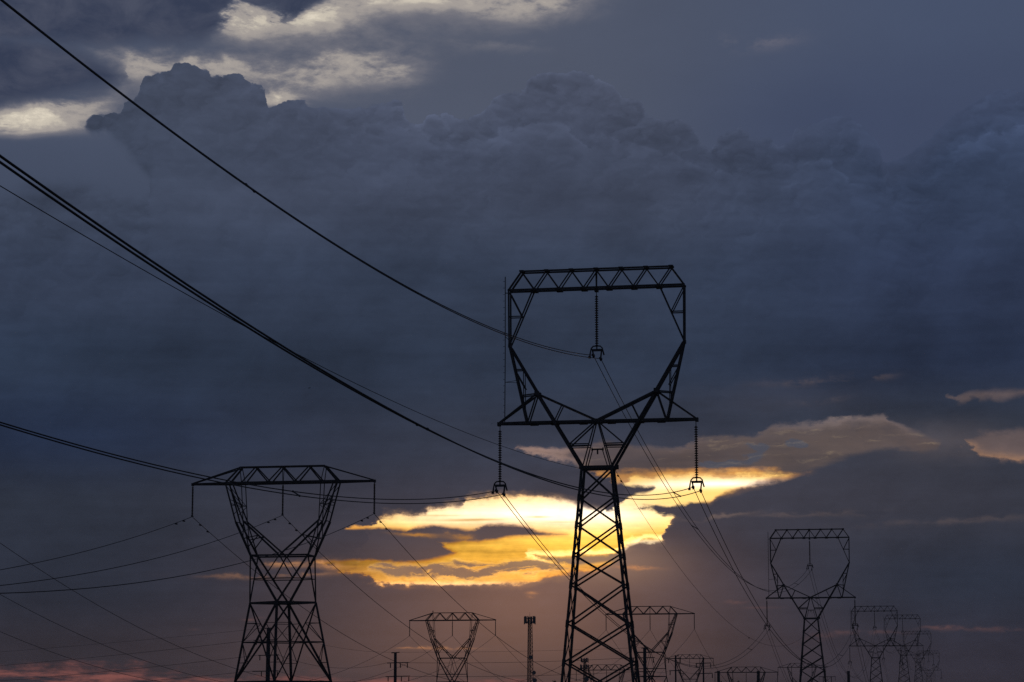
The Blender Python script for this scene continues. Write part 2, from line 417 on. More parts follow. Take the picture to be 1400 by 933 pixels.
# --- small lit shreds and the pink band above the horizon
sh = clamp01(nB * 2.2 + nS * 1.2 + 0.62)
orange = clamp01(blob(592, 887, 26, 2.2, 0, WX, WY) * 0.9 + blob(555, 887, 14, 1.6, 0, WX, WY) * 0.5 + blob(625, 887, 24, 1.4) * 0.35 + blob(728, 811, 7, 2.0) * 0.8 + blob(726, 816, 5, 1.8) * 0.6 + blob(872, 777, 24, 2.4, 0, WX, WY) * 0.9) * sh
sky = mixc(orange, sky, srgb(206, 140, 92))
shr = clamp01(blob(390, 772, 26, 4, 0, WX, WY) * 0.9 + blob(415, 787, 38, 3, 0, WX, WY) * 0.5 + blob(448, 772, 22, 6, 0.15, WX, WY) * 0.8 + blob(345, 790, 60, 3, 0, WX, WY) * 0.2) * sh
sky = mixc(shr, sky, srgb(214, 150, 98))
rose = clamp01(blob(1008, 825, 16, 2.4, 0, WX, WY) * 0.55 + blob(1040, 831, 22, 1.6) * 0.3 + blob(1100, 871, 46, 4, -0.08, WX, WY) * 0.75 + blob(1190, 866, 40, 2.2, 0, WX, WY) * 0.4
               + blob(342, 848, 8, 1.6) * 0.7 + blob(355, 845, 8, 1.4) * 0.4 + blob(265, 861, 7, 1.6) * 0.35 + blob(1350, 861, 60, 2.4, 0, WX, WY) * 0.45 + blob(1295, 861, 18, 2.2, 0, WX, WY) * 0.5
               + blob(985, 700, 40, 1.6, -0.05, WX, WY) * 0.0) * sh
sky = mixc(rose * 0.5, sky, srgb(134, 92, 84))
greyw = clamp01(blob(1120, 522, 60, 5, -0.06, WX, WY) * 0.35 + blob(1203, 515, 22, 5, 0, WX, WY) * 0.45 + blob(1120, 547, 28, 4, -0.1, WX, WY) * 0.3
                + blob(1085, 703, 60, 2.5, -0.02, WX, WY) * 0.4 + blob(1180, 700, 30, 5, 0, WX, WY) * 0.2 + blob(1310, 714, 110, 4, -0.03, WX, WY) * 0.3 + blob(985, 706, 40, 2.2, -0.1, WX, WY) * 0.9) * sh
sky = mixc(greyw * 0.75, sky, srgb(118, 100, 94))
pk = band([(-60, 908), (60, 907), (120, 908), (220, 916), (330, 922), (430, 926), (520, 931), (640, 932), (800, 931), (960, 930), (1020, 938)], [(-60, 960), (1020, 960)]) + nB * 16.0 + nS * 14.0
pkn = noise(84, 13, 6, 0.66, 71.0, dist=0.2)
pink = sstep(pk, -6.0, 14.0) * sstep(pkn, -0.30, 0.34) * sstep(Y, 990.0, 940.0)
sky = mixc(pink * 0.95, sky, srgb(142, 86, 80))

# --- rest of the sphere: a thin share of clear evening sky, and a dim cloud deck overhead and behind
nish = WT.nodes.new('ShaderNodeTexSky')
nish.sky_type = 'NISHITA'
nish.sun_disc = False
nish.sun_elevation = SUN_EL
nish.sun_rotation = SUN_AZ
front = sstep(M('ABSOLUTE', M('ARCTAN2', DX, DY)), 1.2, 0.45) * sstep(DZ, 0.62, 0.34)
deck = mixc(clamp01(DZ), srgb(48, 55, 70), srgb(58, 66, 86))
deck = scalec(deck, 1.0 + nbig * 0.4)
sky = mixc(front, deck, sky)
bg1 = WT.nodes.new('ShaderNodeBackground')
put(bg1.inputs['Color'], sky)
bg1.inputs['Strength'].default_value = 1.0
bg2 = WT.nodes.new('ShaderNodeBackground')
WT.links.new(nish.outputs[0], bg2.inputs['Color'])
bg2.inputs['Strength'].default_value = 0.0001
ad = WT.nodes.new('ShaderNodeAddShader')
WT.links.new(bg1.outputs[0], ad.inputs[0])
WT.links.new(bg2.outputs[0], ad.inputs[1])
out = WT.nodes.new('ShaderNodeOutputWorld')
WT.links.new(ad.outputs[0], out.inputs['Surface'])

sun = bpy.data.lights.new("sun", 'SUN')
sun.energy = 0.25
sun.angle = math.radians(6.0)
sun.color = (1.0, 0.62, 0.30)
sun_o = bpy.data.objects.new("sun", sun)
sd = Vector((math.sin(SUN_AZ) * math.cos(SUN_EL), math.cos(SUN_AZ) * math.cos(SUN_EL), math.sin(SUN_EL)))
sun_o.rotation_euler = sd.to_track_quat('Z', 'Y').to_euler()
sun_o.location = (0, 0, 200)
COL.objects.link(sun_o)

# ================================================================== helpers
LINE_AZ = math.radians(10.7035)                  # all three power lines run the same way
DR = Vector((math.sin(LINE_AZ), math.cos(LINE_AZ), 0))
CR = Vector((math.cos(LINE_AZ), -math.sin(LINE_AZ), 0))


def at(px, py, dist):
    """the point seen at a photograph position, dist metres ahead"""
    r = ray(px, py)
    return EYE + r * (dist / r.y)


def tag(o, label=None, cat=None, group=None, kind=None):
    if label: o['label'] = label
    if cat: o['category'] = cat
    if group: o['group'] = group
    if kind: o['kind'] = kind
    return o


def empty(name, loc, rz=0.0):
    o = bpy.data.objects.new(name, None)
    o.location = loc
    o.rotation_euler = (0, 0, rz)
    o.empty_display_size = 1.0
    COL.objects.link(o)
    return o


class MB:
    """collects bars, boxes, tubes and lathes, then links them as one mesh object"""
    def __init__(self): self.v, self.f = [], []

    def frame(self, d):
        d = d.normalized()
        up = Vector((0, 0, 1)) if abs(d.z) < 0.95 else Vector((0, 1, 0))
        s = d.cross(up).normalized()
        return s, s.cross(d).normalized()

    def bar(self, a, b, w, w2=None, h=None):
        a, b = Vector(a), Vector(b)
        w2 = w2 or w
        s, u = self.frame(b - a)
        n = len(self.v)
        for p, ww in ((a, w), (b, w2)):
            hh = (h or ww) * 0.5
            for i, j in ((-1, -1), (1, -1), (1, 1), (-1, 1)):
                self.v.append(p + s * (i * ww * 0.5) + u * (j * hh))
        self.f += [(n, n + 1, n + 2, n + 3), (n + 7, n + 6, n + 5, n + 4)]
        for k in range(4):
            l = (k + 1) % 4
            self.f.append((n + k, n + 4 + k, n + 4 + l, n + l))
        return self

    def angle(self, a, b, w, t=0.03):
        """an L-section steel member"""
        a, b = Vector(a), Vector(b)
        s, u = self.frame(b - a)
        o = (s + u) * (-w * 0.5)
        self.bar(a + o + s * (w * 0.5), b + o + s * (w * 0.5), w, w, t)
        n = len(self.v)
        for p in (a, b):
            q = p + o + u * t * 0.6
            for i, j in ((0, 0), (t, 0), (t, w), (0, w)):
                self.v.append(q + s * i + u * j)
        self.f += [(n, n + 1, n + 2, n + 3), (n + 7, n + 6, n + 5, n + 4)]
        for k in range(4):
            l = (k + 1) % 4
            self.f.append((n + k, n + 4 + k, n + 4 + l, n + l))
        return self

    def tube(self, pts, r, n=6, cap=True):
        pts = [Vector(p) for p in pts]
        rr = r if isinstance(r, (list, tuple)) else [r] * len(pts)
        base = len(self.v)
        for i, p in enumerate(pts):
            d = pts[min(i + 1, len(pts) - 1)] - pts[max(i - 1, 0)]
            s, u = self.frame(d)
            for k in range(n):
                a = 2 * math.pi * k / n
                self.v.append(p + s * (rr[i] * math.cos(a)) + u * (rr[i] * math.sin(a)))
        for i in range(len(pts) - 1):
            for k in range(n):
                l = (k + 1) % n
                self.f.append((base + i * n + k, base + i * n + l, base + (i + 1) * n + l, base + (i + 1) * n + k))
        if cap:
            self.f.append(tuple(base + k for k in range(n))[::-1])
            self.f.append(tuple(base + (len(pts) - 1) * n + k for k in range(n)))
        return self

    def lathe(self, c, prof, n=10):
        """prof = [(radius, z)] around the vertical through c"""
        c = Vector(c)
        base = len(self.v)
        for r, z in prof:
            for k in range(n):
                a = 2 * math.pi * k / n
                self.v.append(c + Vector((r * math.cos(a), r * math.sin(a), z)))
        for i in range(len(prof) - 1):
            for k in range(n):
                l = (k + 1) % n
                self.f.append((base + i * n + k, base + i * n + l, base + (i + 1) * n + l, base + (i + 1) * n + k))
        self.f.append(tuple(base + k for k in range(n))[::-1])
        self.f.append(tuple(base + (len(prof) - 1) * n + k for k in range(n)))
        return self

    def box(self, c, size):
        c = Vector(c)
        return self.bar(c - Vector((0, 0, size[2] / 2)), c + Vector((0, 0, size[2] / 2)), size[0], size[0], size[1])

    def build(self, name, mat, parent=None, loc=None):
        m = bpy.data.meshes.new(name)
        m.from_pydata([tuple(p) for p in self.v], [], self.f)
        m.materials.append(mat)
        m.update()
        o = bpy.data.objects.new(name, m)
        if parent is not None: o.parent = parent
        if loc is not None: o.location = loc
        COL.objects.link(o)
        return o


def copy_tree(o, parent=None):
    c = o.copy()
    COL.objects.link(c)
    if parent is not None: c.parent = parent
    for chd in list(o.children):
        copy_tree(chd, c)
    return c


def material(name, c0, c1, rough, scale, metallic=0.0, bump=0.0):
    m = bpy.data.materials.new(name)
    m.use_nodes = True
    nt = m.node_tree
    b = nt.nodes['Principled BSDF']
    b.inputs['Roughness'].default_value = rough
    b.inputs['Metallic'].default_value = metallic
    t = nt.nodes.new('ShaderNodeTexCoord')
    n = nt.nodes.new('ShaderNodeTexNoise')
    n.inputs['Scale'].default_value = scale
    n.inputs['Detail'].default_value = 4
    r = nt.nodes.new('ShaderNodeValToRGB')
    r.color_ramp.elements[0].position, r.color_ramp.elements[0].color = 0.35, (*c0, 1)
    r.color_ramp.elements[1].position, r.color_ramp.elements[1].color = 0.68, (*c1, 1)
    nt.links.new(t.outputs['Object'], n.inputs['Vector'])
    nt.links.new(n.outputs['Fac'], r.inputs[0])
    nt.links.new(r.outputs[0], b.inputs['Base Color'])
    if bump:
        bp = nt.nodes.new('ShaderNodeBump')
        bp.inputs['Strength'].default_value = bump
        nt.links.new(n.outputs['Fac'], bp.inputs['Height'])
        nt.links.new(bp.outputs[0], b.inputs['Normal'])
    return m


STEEL = material('weathered_galvanised_steel', (0.030, 0.032, 0.035), (0.058, 0.060, 0.064), 0.75, 1.4, 0.0)
DARKSTEEL = material('dark_painted_steel', (0.032, 0.036, 0.042), (0.055, 0.06, 0.068), 0.7, 0.8)
CABLE = material('aluminium_cable', (0.03, 0.03, 0.032), (0.05, 0.05, 0.052), 0.75, 3.0)
PORCELAIN = material('brown_glazed_porcelain', (0.04, 0.026, 0.02), (0.065, 0.04, 0.03), 0.7, 5.0)
ANTENNA = material('grey_antenna_plastic', (0.12, 0.125, 0.13), (0.18, 0.185, 0.19), 0.6, 2.0)
BARK = material('bark', (0.04, 0.03, 0.022), (0.075, 0.055, 0.04), 0.9, 6.0, bump=0.4)
LEAF = material('leaves', (0.022, 0.036, 0.014), (0.055, 0.08, 0.03), 0.8, 0.7)
FEATHER = material('dark_feathers', (0.02, 0.02, 0.022), (0.045, 0.042, 0.04), 0.8, 9.0)
GROUND = material('dry_grass_ground', (0.045, 0.05, 0.025), (0.10, 0.085, 0.05), 0.95, 0.05, bump=0.2)

# ================================================================== ground
PROF = [(-4000, 0.0), (0, 0.0), (500, 0.0), (650, -0.8), (900, -7.8), (1070, 1.2), (1171, 1.6), (1373, 12.8), (1781, 20.4), (2200, 20.2), (3200, 16.0), (6500, 8.0)]


def ground_z(x, y):
    for (a, za), (b, zb) in zip(PROF, PROF[1:]):
        if y <= b:
            t = min(max((y - a) / (b - a), 0.0), 1.0)
            t = t * t * (3 - 2 * t)
            return za + (zb - za) * t
    return PROF[-1][1]


gm = MB()
rnd = random.Random(4)
gx = [-6000, -3500, -2000, -1200, -700, -450, -300, -200, -120, -60, 0, 60, 120, 200, 300, 450, 700, 1200, 2000, 3500, 6000]
gy = [-4000, -2000, -900, -400, -150, -50, 0] + [30 * k for k in range(1, 76)] + [2500, 3000, 3600, 4500, 6500]
for yy in gy:
    for xx in gx:
        gm.v.append(Vector((xx, yy, ground_z(xx, yy) - 0.25 * rnd.random())))
for j in range(len(gy) - 1):
    for i in range(len(gx) - 1):
        a = j * len(gx) + i
        gm.f.append((a, a + 1, a + len(gx) + 1, a + len(gx)))
tag(gm.build('ground', GROUND), kind='structure')


# ================================================================== insulators
def insulator_mesh(top, length, r, n, rod=0.0):
    m = MB()
    prof = [(0.045, 0.0)]
    if rod: prof.append((0.045, -rod))
    step = (length - rod) / n
    for i in range(n):
        z = -rod - i * step
        prof += [(0.075, z - 0.02), (0.085, z - step * 0.28), (r, z - step * 0.60), (r * 0.96, z - step * 0.78), (0.08, z - step * 0.84)]
    prof.append((0.045, -length))
    return m.lathe(top, prof, 10)


# ================================================================== window headed pylon
def window_pylon():
    root = empty('transmission_pylon', (0, 0, 0), -LINE_AZ)
    def hx(z): return 1.66 + (30.77 - z) * 0.0964
    def hy(z): return hx(z) * 0.60
    LV = [30.77, 27.4, 24.35, 21.0, 17.7, 13.45, 9.2, 4.6, 0.0]
    for sx in (-1, 1):
        for sy in (-1, 1):
            m = MB().angle((sx * hx(-2.5), sy * hy(-2.5), -2.5), (sx * hx(30.9), sy * hy(30.9), 30.9), 0.26, 0.05)
            for z in LV[1:-1]:
                m.bar((sx * hx(z - .4), sy * hy(z - .4), z - .4), (sx * hx(z + .4), sy * hy(z + .4), z + .4), 0.34)
            m.build('leg', STEEL, root)
    m = MB()
    for z1, z0 in zip(LV, LV[1:]):
        for s in (-1, 1):
            m.angle((-hx(z1), s * hy(z1), z1), (hx(z0), s * hy(z0), z0), 0.15)
            m.angle((hx(z1), s * (hy(z1) - .02), z1), (-hx(z0), s * (hy(z0) - .02), z0), 0.15)
            m.angle((s * hx(z1), -hy(z1), z1), (s * hx(z0), hy(z0), z0), 0.11)
            m.angle((s * (hx(z1) - .02), hy(z1), z1), (s * (hx(z0) - .02), -hy(z0), z0), 0.11)
    m.build('leg_bracing', STEEL, root)
    m = MB()                                        # waist frame and the small antler bracket above it
    for s in (-1, 1):
        m.bar((-1.95, s * 1.0, 30.80), (1.95, s * 1.0, 30.80), 0.24, 0.24, 0.36)
        m.bar((s * 1.66, -1.0, 30.78), (s * 1.66, 1.0, 30.78), 0.22)
        m.bar((s * 1.1, 0, 31.0), (s * 0.55, 0, 32.85), 0.10)
        m.bar((s * 0.62, 0, 32.7), (s * 0.62, 0, 33.1), 0.12)
    m.bar((-0.7, 0, 32.9), (0.7, 0, 32.9), 0.17)
    m.bar((0, 0, 32.85), (0, 0, 32.35), 0.16)
    m.box((2.05, 0.9, 30.95), (0.35, 0.3, 0.5))
    m.build('waist_frame', STEEL, root)
    # V legs and struts that carry the crossarm
    m = MB()
    N = (6.75, 39.3)
    for s in (-1, 1):
        for d in (-1, 1):
            w0, a0, n0 = (s * 1.66, d * 1.0, 30.8), (s * 4.80, d * 0.80, 36.05), (s * N[0], d * 0.65, N[1])
            m.angle(w0, a0, 0.25, 0.05); m.angle(a0, n0, 0.25, 0.05)
            m.bar((s * N[0], d * .65, N[1] - .25), (s * N[0], d * .65, N[1] + .25), 0.5)
            m.angle((s * 0.14, d * 0.6, 36.0), (s * 1.55, d * 0.95, 30.9), 0.14)
            m.angle((s * 0.12, d * 0.6, 36.0), (s * 3.05, d * 0.88, 33.45), 0.12)
            m.angle((s * 3.02, d * 0.87, 33.47), (s * 0.80, d * 0.75, 33.47), 0.10)
            m.angle((s * 3.02, d * 0.87, 33.2), (s * 0.87, d * 0.75, 33.2), 0.08)
            m.angle((s * N[0], d * .62, N[1]), (s * 0.15, d * .55, 36.2), 0.18)      # down to the arm centre
            m.angle((s * 3.95, d * .6, 37.85), (s * 4.75, d * .6, 36.2), 0.09)
            m.angle((s * N[0], d * .6, N[1]), (s * 11.1, d * 0.2, 36.15), 0.16)     # out to the tip
            m.angle((s * N[0], d * .58, N[1]), (s * 7.75, d * .6, 36.2), 0.17)
        m.bar((s * 3.05, -.9, 33.45), (s * 3.05, .9, 33.45), 0.1)
        m.bar((s * N[0], -.65, N[1]), (s * N[0], .65, N[1]), 0.16)
    m.build('strut_frame', STEEL, root)
    # crossarm
    m = MB()
    for d in (-1, 1):
        m.bar((-11.25, d * .18, 36.02), (-7.9, d * .62, 36.02), 0.22, 0.24, 0.30)
        m.bar((-7.9, d * .62, 36.02), (7.9, d * .62, 36.02), 0.21, 0.21, 0.29)
        m.bar((7.9, d * .62, 36.02), (11.25, d * .18, 36.02), 0.24, 0.22, 0.30)
    for k in range(16):
        x0, x1 = -7.9 + k * 15.8 / 16, -7.9 + (k + 1) * 15.8 / 16
        q = 1 if k % 2 else -1
        m.bar((x0, q * .6, 36.0), (x1, -q * .6, 36.0), 0.1)
    for s in (-1, 1):
        m.box((s * 11.2, 0, 35.98), (0.34, 0.62, 0.44))
        for x in (1.6, 4.8, 7.2):
            m.box((s * x, 0, 35.88), (0.9, 1.1, 0.22))
    m.box((0, 0, 36.06), (1.1, 1.44, 0.46))
    m.build('crossarm', STEEL, root)
    # window: side masts
    for s in (-1, 1):
        m = MB()
        for d in (-1, 1):
            k0, f0 = (s * 9.93, d * .55, 44.85), (s * 7.95, d * .62, 36.1)
            m.angle(k0, f0, 0.21, 0.05)                                              # outer
            m.angle((s * 9.85, d * .5, 44.7), (s * N[0], d * .62, N[1] + .1), 0.21, 0.05)  # inner
            m.angle((s * 9.98, d * .62, 51.3), k0, 0.19, 0.05)
            m.angle((s * 7.2, d * .6, 51.2), (s * 9.85, d * .5, 45.0), 0.12)
            m.angle((s * 9.9, d * .6, 50.9), (s * 8.5, d * .57, 48.15), 0.09)
            m.angle((s * 9.9, d * .55, 48.2), (s * 8.5, d * .55, 48.2), 0.09)
            m.angle((s * 9.30, d * .55, 42.1), (s * 8.30, d * .55, 42.1), 0.10)
            m.angle((s * 9.3, d * .55, 42.0), (s * 8.15, d * .55, 39.9), 0.08)
            m.angle((s * 8.3, d * .55, 42.0), (s * 8.25, d * .55, 37.6), 0.10)
            m.angle((s * N[0], d * .62, N[1]), (s * 8.6, d * .6, 39.1), 0.11)
            m.angle((s * 8.62, d * .6, 39.1), (s * 7.95, d * .6, 36.2), 0.10)
        for z, x in ((48.2, 9.93), (44.85, 9.9), (42.1, 9.3), (39.1, 8.62)):
            m.bar((s * x, -.55, z), (s * x, .55, z), 0.10)
        m.box((s * 9.93, 0, 44.85), (0.26, 1.2, 0.4))
        m.build('window_side', STEEL, root)
    # top beam
    m = MB()
    TX = [-8.53 + 2.843 * i for i in range(7)]
    for d in (-1, 1):
        m.bar((-8.6, d * .6, 53.35), (8.6, d * .6, 53.35), 0.17, 0.17, 0.18)
        m.bar((-10.1, d * .66, 51.22), (10.1, d * .66, 51.22), 0.17, 0.17, 0.21)
        for s in (-1, 1):
            m.angle((s * 8.53, d * .58, 53.3), (s * 9.98, d * .62, 51.25), 0.17)
        for i in range(6):
            xm = (TX[i] + TX[i + 1]) / 2
            m.angle((TX[i], d * .56, 53.3), (xm, d * .6, 51.25), 0.12)
            m.angle((xm, d * .6, 51.25), (TX[i + 1], d * .56, 53.3), 0.12)
    for i in range(7):
        m.bar((TX[i], -.6, 53.34), (TX[i], .6, 53.34), 0.1)
        m.box((TX[i], 0, 53.42), (0.5, 1.3, 0.16))
    for i in range(6):
        xm = (TX[i] + TX[i + 1]) / 2
        m.bar((xm, -.62, 51.2), (xm, .62, 51.2), 0.1)
        m.box((xm, 0.0, 51.06), (0.7, 1.34, 0.14))
    m.bar((0, -.3, 53.4), (0, -.05, 50.9), 0.14)
    m.bar((0, .3, 53.4), (0, .05, 50.9), 0.14)
    m.box((0, 0, 51.0), (0.4, 0.7, 0.4))
    m.build('top_beam', STEEL, root)
    # insulator strings with their yokes
    for x, z in ((0.0, 50.85), (-11.1, 35.75), (11.1, 35.75)):
        ln = 6.3
        o = insulator_mesh((x, 0, z), ln, 0.215, 22, 0.45).build('insulator_string', PORCELAIN, root)
        zb = z - ln
        y = MB()
        arch = [(x - .80, 0, zb - 1.15), (x - .74, 0, zb - .7), (x - .62, 0, zb - .2), (x - .4, 0, zb + .03), (x, 0, zb + .06), (x + .4, 0, zb + .03), (x + .62, 0, zb - .2), (x + .74, 0, zb - .7), (x + .82, 0, zb - 1.0)]
        y.tube(arch, 0.085, 6)
        y.bar((x - .58, 0, zb - .42), (x + .58, 0, zb - .42), 0.2, 0.2, 0.26)
        y.bar((x, 0, zb + .1), (x, 0, zb - .42), 0.14)
        y.box((x - .82, 0, zb - 1.2), (0.26, 0.3, 0.26))
        y.build('yoke', DARKSTEEL, o)
        for dx, dz in ((-.40, -1.0), (.44, -1.4)):
            c = MB().bar((x + dx * 1.25, 0, zb - .42), (x + dx, 0, zb + dz + .1), 0.16)
            c.bar((x + dx, -.45, zb + dz), (x + dx, .45, zb + dz), 0.24)
            c.box((x + dx, 0.2, zb + dz - .1), (0.2, 0.3, 0.26))
            c.build('suspension_clamp', DARKSTEEL, o)
    # step rod beside the left edge of the window
    m = MB().tube([(-10.55, 0, 36.0), (-10.5, 0, 44.0), (-10.5, 0, 52.9)], 0.055, 5)
    for i in range(22):
        z = 36.6 + i * 0.75
        m.bar((-10.75, 0, z), (-10.5, 0, z), 0.04)
    m.bar((-10.5, 0, 51.0), (-9.9, 0, 51.0), 0.09)
    m.bar((-10.5, 0, 46.0), (-9.9, 0, 45.4), 0.06)
    m.bar((-10.5, 0, 40.75), (-9.0, 0, 40.65), 0.05)
    m.bar((-10.5, 0, 40.75), (-9.0, 0, 40.95), 0.05)
    m.build('step_rod', STEEL, root)
    return root


WIN_GROUP = "window headed lattice pylons in one receding line"
T_LABEL = ["tallest and nearest lattice pylon, window shaped head, rising in front of the sunset",
           "second tallest window headed lattice pylon, standing to the right of the sunset gap",
           "third window headed pylon, nearest of the four that crowd together at lower right",
           "fourth window headed pylon, its head overlapping the right edge of the third pylon's head",
           "fifth window headed pylon, between the fourth pylon and the faint last one",
           "smallest, faintest and lowest window headed pylon at the far end of its line"]
T1 = at(816.5, 575, 269.0); T1.z = 0.0
T_S = [0.0, 353.3, 814.9, 1124.0, 1539.0, 1961.4]
T_Z = [0.0, -0.75, 2.95, 13.5, 21.1, 20.4]
T_OFF = [0.0, 0.6, -1.4, 2.2, 1.2, 1.3]
def lean(root, shift, top):
    """the bodies stand a little askew under their level heads"""
    for c in root.children:
        if c.name.startswith('insulator'): continue
        for v in c.data.vertices:
            if v.co.z < top: v.co.x += shift * (top - v.co.z) / top


T_POS = []
proto = window_pylon()
lean(proto, 0.28, 35.0)
for i in range(6):
    o = proto if i == 0 else copy_tree(proto)
    p = T1 + DR * T_S[i] + CR * T_OFF[i]
    p.z = T_Z[i]
    o.location = p
    T_POS.append(p)
    tag(o, T_LABEL[i], 'pylon', WIN_GROUP)


# ================================================================== broad armed pylon with a V shaped head
def broad_pylon(zw, zb, zmid, zlow):
    root = empty('lattice_pylon', (0, 0, 0), -LINE_AZ)
    hw = 3.57                                       # waist half width
    def lx(z): return 4.1 + (zb - z) * 0.198
    def ly(z): return 2.6 + (zb - z) * 0.112
    zx = (zb + zlow) / 2                            # where the face diagonals cross
    for sx, sy in ((-1, 0), (1, 0), (0, -1), (0, 1)):
        MB().angle((sx * lx(-3), sy * ly(-3), -3), (sx * lx(zb), sy * ly(zb), zb), 0.20 if sx else 0.26, 0.05).build('leg', STEEL, root)
    m = MB()
    def P(sx, sy, z): return Vector((sx * lx(z), sy * ly(z), z))
    def mid(a, b, t): return a.lerp(b, t)
    for sx in (-1, 1):
        for sy in (-1, 1):
            for zt, zo, w in ((zb, zlow, 0.15), (zlow, -0.5, 0.15)):
                l1, l0, f1, f0 = P(sx, 0, zt), P(sx, 0, zo), P(0, sy, zt), P(0, sy, zo)
                m.angle(l1, f0, w * 0.8); m.angle(f1, l0, w * 1.25)
                c = mid(mid(l1, f0, .5), mid(f1, l0, .5), .5)
                zc = (zt + zo) / 2
                m.angle(P(sx, 0, zc), c, 0.12); m.angle(c, P(0, sy, zc), 0.10)
                za, zz = (zt + zc) / 2, (zc + zo) / 2
                q1, q2 = mid(l1, f0, .26), mid(f1, l0, .76)
                m.bar(P(sx, 0, q1.z), q1, 0.075); m.bar(P(sx, 0, zc), q1, 0.075)
                m.bar(P(sx, 0, q2.z), q2, 0.075); m.bar(P(sx, 0, zc), q2, 0.075)
                r1, r2 = mid(f1, l0, .26), mid(l1, f0, .76)
                m.bar(P(0, sy, r1.z), r1, 0.07); m.bar(r1, P(0, sy, zc), 0.07)
                m.bar(P(0, sy, r2.z), r2, 0.07); m.bar(r2, P(0, sy, zc), 0.07)
            m.angle(P(sx, 0, zlow), P(0, sy, zlow), 0.15)
    m.build('leg_bracing', STEEL, root)
    m = MB()                                        # belt between the legs and the waist
    for sx in (-1, 1):
        for sy in (-1, 1):
            m.bar(P(sx, 0, zb), P(0, sy, zb), 0.19, 0.22, 0.24)
    m.bar((0, -2.6, zb - .02), (0, 2.6, zb - .02), 0.16)
    for sy in (-1, 1):
        m.box((0, sy * 2.6, zb), (0.42, 0.3, 0.55))
    m.build('belt_frame', STEEL, root)
    m = MB()
    t = (zw - zmid) / (zw - zb)
    for sy in (-1, 1):
        fk = Vector((0, sy * 2.6, zb))
        cn = Vector((0, sy * 1.6, zw))
        for sx in (-1, 1):
            w = Vector((sx * hw, sy * 1.6, zw))
            m.angle(w, fk, 0.19, 0.05)
            m.angle(w, (sx * 4.1, 0, zb), 0.17)
            q = mid(w, fk, t)
            m.angle(cn, q, 0.10)
            m.angle(q, (sx * (hw + .53 * t), sy * 1.6 * (1 - t), zmid), 0.08)
        m.angle(mid(Vector((-hw, sy * 1.6, zw)), fk, t), mid(Vector((hw, sy * 1.6, zw)), fk, t), 0.09)
        m.bar((-hw - .1, sy * 1.6, zw), (hw + .1, sy * 1.6, zw), 0.15, 0.15, 0.19)
    for sx in (-1, 1):
        m.bar((sx * hw, -1.6, zw - .01), (sx * hw, 1.6, zw - .01), 0.14)
    m.build('waist_frame', STEEL, root)
    dz = zw - 22.65
    for s in (-1, 1):
        m = MB()                                    # one arm of the V
        for d in (-1, 1):
            tip, ko, ki, vi = Vector((s * 6.98, d * .85, 31.5)), Vector((s * 5.63, d * .95, 26.75)), Vector((s * 4.72, d * .9, 26.85)), Vector((s * 4.97, d * .85, 31.5))
            w = Vector((s * hw, d * 1.6, zw))
            m.angle(tip, ko, 0.19, 0.05); m.angle(ko, w, 0.19, 0.05)
            m.angle(vi, ki, 0.11)
            m.angle(tip + Vector((-s * .4, 0, 0)), ki, 0.12)
            m.angle(ki, (s * 0.12, d * 1.6, zw + .1), 0.16, 0.04)
            m.angle(ki, mid(ko, w, .5), 0.10); m.angle(ki, w, 0.15)
            m.angle(mid(ki, Vector((0, d * 1.6, zw)), .42), mid(ko, w, .5), 0.08)
            m.angle(mid(ki, Vector((0, d * 1.6, zw)), .42), mid(ko, w, .78), 0.08)
            for a, b in ((.42, .42), (.42, .08), (.42, .8)):
                m.bar(mid(tip, ko, b), mid(vi, ki, a + .18), 0.07)
            m.bar(mid(tip, ko, .58), mid(vi, ki, .58), 0.075)
        for z, x in ((26.75, 5.63), (29.0, 6.3)):
            m.bar((s * x, -.9, z), (s * x, .9, z), 0.08)
        m.bar((s * 4.72, -.9, 26.85), (s * 4.72, .9, 26.85), 0.08)
        m.build('head_strut', STEEL, root)
    m = MB()                                        # crossarm truss
    B = [-6.98, -1.67, 1.67, 6.98]
    for d in (-1, 1):
        m.bar((-11.44, d * .12, 31.5), (-6.98, d * .86, 31.5), 0.16, 0.19, 0.24)
        m.bar((-6.98, d * .86, 31.5), (6.98, d * .86, 31.5), 0.19, 0.19, 0.26)
        m.bar((6.98, d * .86, 31.5), (11.44, d * .12, 31.5), 0.19, 0.16, 0.24)
        m.bar((-5.35, d * .5, 33.45), (5.35, d * .5, 33.45), 0.13, 0.13, 0.14)
        for a, b, w in ((-5.3, -6.98, .17), (-5.3, -4.97, .10), (-3.35, -4.97, .12), (-3.35, -1.67, .12), (0, -1.67, .12), (0, 1.67, .12), (3.35, 1.67, .12), (3.35, 4.97, .12), (5.3, 4.97, .10), (5.3, 6.98, .17)):
            m.angle((a, d * .5, 33.4), (b, d * .85, 31.55), w)
        for s in (-1, 1):
            m.angle((s * 5.3, d * .5, 33.4), (s * 11.3, d * .14, 31.62), 0.11)
    for x in (-5.3, -3.35, 0, 3.35, 5.3):
        m.bar((x, -.5, 33.44), (x, .5, 33.44), 0.08)
    for k in range(8):
        x0, x1 = -6.98 + k * 13.96 / 8, -6.98 + (k + 1) * 13.96 / 8
        q = 1 if k % 2 else -1
        m.bar((x0, q * .84, 31.49), (x1, -q * .84, 31.49), 0.08)
    for s in (-1, 1):
        m.box((s * 11.42, 0, 31.48), (0.24, 0.4, 0.34))
    m.build('crossarm', STEEL, root)
